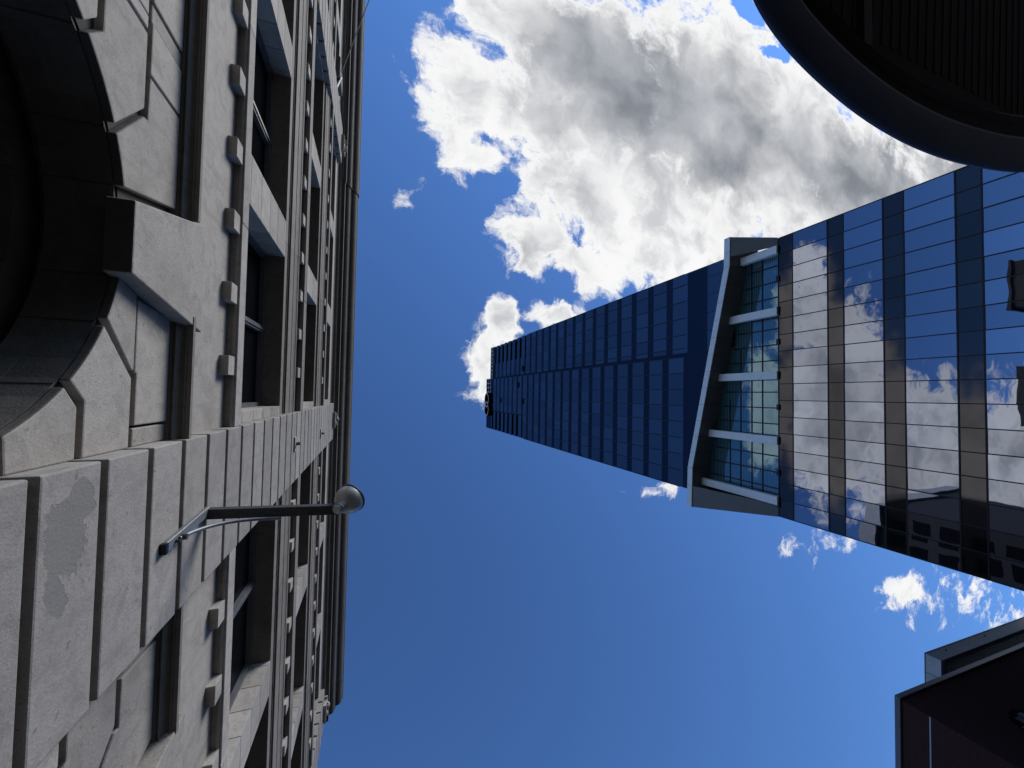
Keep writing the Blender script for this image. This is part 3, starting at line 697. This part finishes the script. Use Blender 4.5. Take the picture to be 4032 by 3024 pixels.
# emblem: two loops joined by a small ring
def ring(mb, yc, hc, ry, rh, wd, x0, x1, a0=0, a1=2*PI, n=36):
    for i in range(n):
        p, q = a0+(a1-a0)*i/n, a0+(a1-a0)*(i+1)/n
        mb.prism_x([(yc+ry*math.cos(p), hc+rh*math.sin(p)), (yc+ry*math.cos(q), hc+rh*math.sin(q)), (yc+(ry-wd)*math.cos(q), hc+(rh-wd)*math.sin(q)), (yc+(ry-wd)*math.cos(p), hc+(rh-wd)*math.sin(p))], x0, x1)
eb = MB(); ef = MB(); hc_ = 115.9; yc_ = 2.87
for mbx, xa, xb, gr in ((eb, X0-.75, X0+.02, .06), (ef, X0-.80, X0-.75, 0)):
    ring(mbx, yc_-1.55, hc_, 2.0+gr, 2.25+gr, .34+gr*2, xa, xb, math.radians(55), math.radians(305))
    ring(mbx, yc_+1.55, hc_, 2.0+gr, 2.25+gr, .34+gr*2, xa, xb, math.radians(-125), math.radians(125))
    ring(mbx, yc_, hc_, .95+gr, 1.15+gr, .30+gr*2, xa, xb)
    for sg in (1, -1):
        for s2 in (1, -1):
            mbx.prism_x([(yc_+sg*.42, hc_+s2*1.78), (yc_+sg*.08, hc_+s2*1.35), (yc_+sg*.55, hc_+s2*1.0), (yc_+sg*.75, hc_+s2*1.3)], xa+.001, xb-.001)
o = obj('emblem', ef, M_['emblem'], T)
obj('emblem_back', eb, M_['dark'], o)

# lobby level between podium roof and canopy
XL = 34.75
lg = MB()
lg.prism_x([(-13.9, 24.25), (9.6, 24.25), (9.6, 34.0), (7.4, 34.0), (-13.0, 29.0), (-13.9, 29.0)], XL, XL+.05)
obj('lobby_glass', lg, M_['lobby'], T)
lm = MB()
y = -13.9
for i in range(17): yy = -13.9 + i*1.46; lm.box(XL-.08, XL-.001, yy-.05, yy+.05, 24.25, 27.6+max(0, (yy+13))*.22)
for h in (26.3, 27.4): lm.box(XL-.06, XL-.002, -13.9, 9.6, h-.035, h+.035)
for h in (28.6, 29.8): lm.box(XL-.06, XL-.002, -5 if h < 29 else 0, 9.6, h-.035, h+.035)
obj('lobby_mullion', lm, M_['mullion'], T)
# canopy: flat ends, sloping middle
cv = [(-15.95, 27.9), (-13.1, 27.95), (7.4, 32.5), (11.6, 32.6)]
XC = 32.4
cb_ = MB(); ft = .62
for (a, b) in zip(cv[:-1], cv[1:]):
    cb_.hexa([(XC+.02, a[0], a[1]), (XL+1.5, a[0], a[1]), (XL+1.5, b[0], b[1]), (XC+.02, b[0], b[1])],
             [(XC+.02, a[0], a[1]+ft-.05), (XL+1.5, a[0], a[1]+ft-.05), (XL+1.5, b[0], b[1]+ft-.05), (XC+.02, b[0], b[1]+ft-.05)])
cp_ = obj('canopy', cb_, M_['soffit_panel'], T)
fc = MB()
def cvh(y):
    for (a, b) in zip(cv[:-1], cv[1:]):
        if a[0] <= y <= b[0]: return a[1] + (b[1]-a[1])*(y-a[0])/(b[0]-a[0])
cuts = [-15.95, -14.5, -13.1, -11.4] + [-9.7+1.71*i for i in range(10)] + [7.4, 9.3, 11.6]
cuts = sorted(set(round(c, 3) for c in cuts))
for a, b in zip(cuts[:-1], cuts[1:]):
    if b-a < .3: continue
    a_, b_ = a+.012, b-.012
    fc.hexa([(XC, a_, cvh(a_)-.02), (XC+.08, a_, cvh(a_)-.02), (XC+.08, b_, cvh(b_)-.02), (XC, b_, cvh(b_)-.02)],
            [(XC, a_, cvh(a_)+ft), (XC+.08, a_, cvh(a_)+ft), (XC+.08, b_, cvh(b_)+ft), (XC, b_, cvh(b_)+ft)])
obj('fascia', fc, M_['white_panel'], cp_)
jn = MB()
for c in cuts[1:-1]: jn.box(XC+.1, XL, c-.012, c+.012, cvh(c)-.006, cvh(c)+.02)
obj('panel_joint', jn, M_['mullion'], cp_)
# raking end panels from the canopy ends down to the podium roof corners
def endpanel(o1, o2, i1, i2, th=.12):
    m = MB(); m.hexa([o1, o2, i2, i1], [(p[0]+.08, p[1], p[2]+th) for p in (o1, o2, i2, i1)]); return m
ep1 = endpanel((XC+.1, -15.93, 27.88), (XC+.1, -14.0, 27.9), (34.02, -14.75, 24.3), (34.02, -14.0, 24.3))
ep2 = endpanel((XC+.1, 9.35, 32.5), (XC+.1, 11.58, 32.55), (34.02, 9.3, 24.3), (34.02, 10.3, 24.3))
obj('end_panel', ep1, M_['soffit_panel'], cp_); obj('end_panel', ep2, M_['soffit_panel'], cp_)
for y, hb in ((-13.75, 27.8), (-8.15, 29.1), (-2.4, 30.35), (3.45, 31.6), (8.75, 32.5)):
    obj('column', MB().box(33.75, 34.25, y-.22, y+.50, 24.22, hb+.05), M_['white_panel'], T, bevel=.02)
# dark back wall above the lobby glass
obj('lobby_back', MB().box(XL+.06, XL+.2, -14.4, 10, 24.2, 37), M_['dark'], T)

# ================================================================== brick building, lower right
B = thing('brick_building', (37.65, 22.15, 0), 'dark red brick corner building with a white panelled rooftop box, at the far right corner', 'building')
bx, by, bt_ = 37.65, 22.15, 18.0
obj('wall', MB().box(bx, bx+60, by, by+60, -1.5, bt_-.35), M_['brick'], B)
obj('coping', MB().box(bx-.18, bx+60, by-.18, by+60, bt_-.35, bt_), M_['coping'], B, bevel=.03)
obj('string_course', MB().box(bx-.03, bx+.02, by+.02, by+60, 16.05, 16.13), M_['parapet'], B)
pt = MB().box(46.9, 46.9+50, 22.3, 60, 19.3, 20.3)
o = obj('rooftop_box', pt, M_['parapet'], B)
obj('panel_joint', MB().box(46.88, 46.895, 23.9, 23.93, 19.3, 20.3), M_['mullion'], o)
obj('coping', MB().box(46.86, 97, 22.26, 60, 20.3, 20.36), M_['coping'], o)
obj('drain', MB().tube([(49.3, 22.26, 19.95), (49.3, 22.32, 19.95)], .08, 8).tube([(56.0, 22.26, 19.95), (56.0, 22.32, 19.95)], .08, 8), M_['dark'], o)
lv = MB()
for i in range(9): lv.box(47.15+.02*i, 96, 22.5, 59, 18.02+.14*i, 18.08+.14*i)
obj('louvre', lv, M_['louvre'], B)
obj('core', MB().box(47.6, 96, 22.9, 59, 18.0, 19.3), M_['dark'], B)
# round-headed window in the street face
yw = by-.02
wm = MB(); cx, ch, rw = 44.0, 12.6, 1.9
wm.v = []; pts = [(cx-rw, 9.0)] + [(cx-rw*math.cos(t), ch+rw*math.sin(t)) for t in [PI*i/20 for i in range(21)]] + [(cx+rw, 9.0)]
wm.hexa([(x, yw-.03, h) for x, h in pts], [(x, by+.01, h) for x, h in pts])
o = obj('window', wm, M_['dark'], B)
pn = MB()
for i in range(5):
    a = cx-rw+.25 + i*.72; 
    hh = ch + math.sqrt(max(.05, (rw-.2)**2 - (a+.3-cx)**2)) - .15
    pn.box(a, a+.6, yw-.06, yw-.035, 9.1, hh)
obj('pane', pn, M_['glass_t'], o)

SC = 1.0
# ================================================================== curved canopy overhead, top right
K = thing('curved_canopy', (6, -6, 2.4+GZ), 'black curved-edge canopy with ribbed underside overhead at the top right', 'canopy')
outer = [(2.62, -4.6), (2.83, -4.1), (3.11, -3.55), (3.49, -3.30), (4.13, -3.03), (4.86, -2.85), (5.69, -2.80), (6.65, -2.86), (7.92, -3.05), (9.6, -3.5), (11.5, -4.4)]
def spline(P_, n=8):
    out = []
    for i in range(len(P_)-1):
        p0 = Vector(P_[max(i-1, 0)]); p1 = Vector(P_[i]); p2 = Vector(P_[i+1]); p3 = Vector(P_[min(i+2, len(P_)-1)])
        for k in range(n):
            t = k/n
            out.append(tuple(.5*((2*p1) + (p2-p0)*t + (2*p0-5*p1+4*p2-p3)*t*t + (-p0+3*p1-3*p2+p3)*t**3)))
    out.append(tuple(P_[-1])); return out
outer = [(3.1, -9.5), (2.45, -7.4), (2.42, -5.6), (2.62, -4.70), (2.84, -4.10)] + [(3.09, -3.60), (3.49, -3.28), (4.13, -3.03), (4.86, -2.87), (5.69, -2.81), (6.65, -2.86), (7.92, -3.05), (9.6, -3.5), (11.5, -4.4), (12.9, -6.0), (13.4, -7.8), (13.2, -9.5)]
oc_ = spline(outer)
cen = Vector((7.5, -7.5))
def offs(pts, d):
    res = []
    for i, p in enumerate(pts):
        a = Vector(pts[max(i-1, 0)]); b = Vector(pts[min(i+1, len(pts)-1)]); t = (b-a).normalized(); n = Vector((t.y, -t.x))
        if n.dot(cen-Vector(p)) < 0: n = -n
        res.append((p[0]+n.x*d, p[1]+n.y*d))
    return res
secs = [(0.01, 2.44), (0.0, 2.41), (.012, 2.39), (.04, 2.375), (.36, 2.335), (.40, 2.34), (.42, 2.36), (.43, 2.41)]
rm = MB(); n = len(oc_); rowsv = []
for d, h in [(.36, 2.50), (.06, 2.46)] + secs:
    rowsv.append([(x, y, h) for x, y in offs(oc_, d)])
vs = [v for r in rowsv for v in r]
fs = [(i*n+k, i*n+k+1, (i+1)*n+k+1, (i+1)*n+k) for i in range(len(rowsv)-1) for k in range(n-1)]
rm.add(vs, fs)
obj('rim', rm, M_['rim'], K, smooth=True)
ins = offs(oc_, .42)
sfm = MB(); sfm.prism_h(ins + [], 2.40, 2.45)
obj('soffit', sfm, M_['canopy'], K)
rb = MB()
for i in range(46):
    # diagonal ribs under the soffit
    x = 3.6 + i*.16; y_ = -3.75
    rb.hexa([(x, -8.0, 2.393), (x+.05, -8.0, 2.393), (x-1.2+.05+.9, y_, 2.393), (x-1.2+.9, y_, 2.393)], [(x, -8.0, 2.401), (x+.05, -8.0, 2.401), (x-1.2+.05+.9, y_, 2.401), (x-1.2+.9, y_, 2.401)])
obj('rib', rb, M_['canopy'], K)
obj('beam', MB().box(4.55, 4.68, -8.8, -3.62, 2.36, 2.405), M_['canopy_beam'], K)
obj('inner_ring', (lambda m: (m.add([(x, y, h) for d, h in ((.62, 2.40), (.67, 2.35), (.73, 2.40)) for x, y in offs(oc_, d)], [(i*n+k, i*n+k+1, (i+1)*n+k+1, (i+1)*n+k) for i in range(2) for k in range(n-1)]), m)[1])(MB()), M_['canopy_beam'], K)
obj('post', MB().tube([(8.0, -8.3, -1.5), (8.0, -8.3, 2.41)], .12, 16), M_['canopy_beam'], K)

# ================================================================== the block behind, seen mirrored in the glass
Q = thing('far_building', (-24, 24, 0), 'tall dark office block seen only as a mirror image in the glass facade', 'building')
obj('wall', MB().box(-40, -14, 19.5, 60, -1.5, 45), M_['roofblk'], Q)
obj('cornice', MB().box(-40.4, -13.0, 19.0, 60.4, 45, 47.5), M_['parapet'], Q)
wq = MB()
for i in range(9):
    for j in range(12): wq.box(-14.02, -13.9, 21+i*3.3, 23.2+i*3.3, 2+j*3.6, 4.3+j*3.6)
obj('window', wq, M_['dark'], Q)

for o in list(bpy.data.objects):
    if '_w' in o: del o['_w']
# a cheap, clean render
sc = bpy.context.scene
sc.cycles.max_bounces = 8; sc.cycles.glossy_bounces = 4; sc.cycles.diffuse_bounces = 1
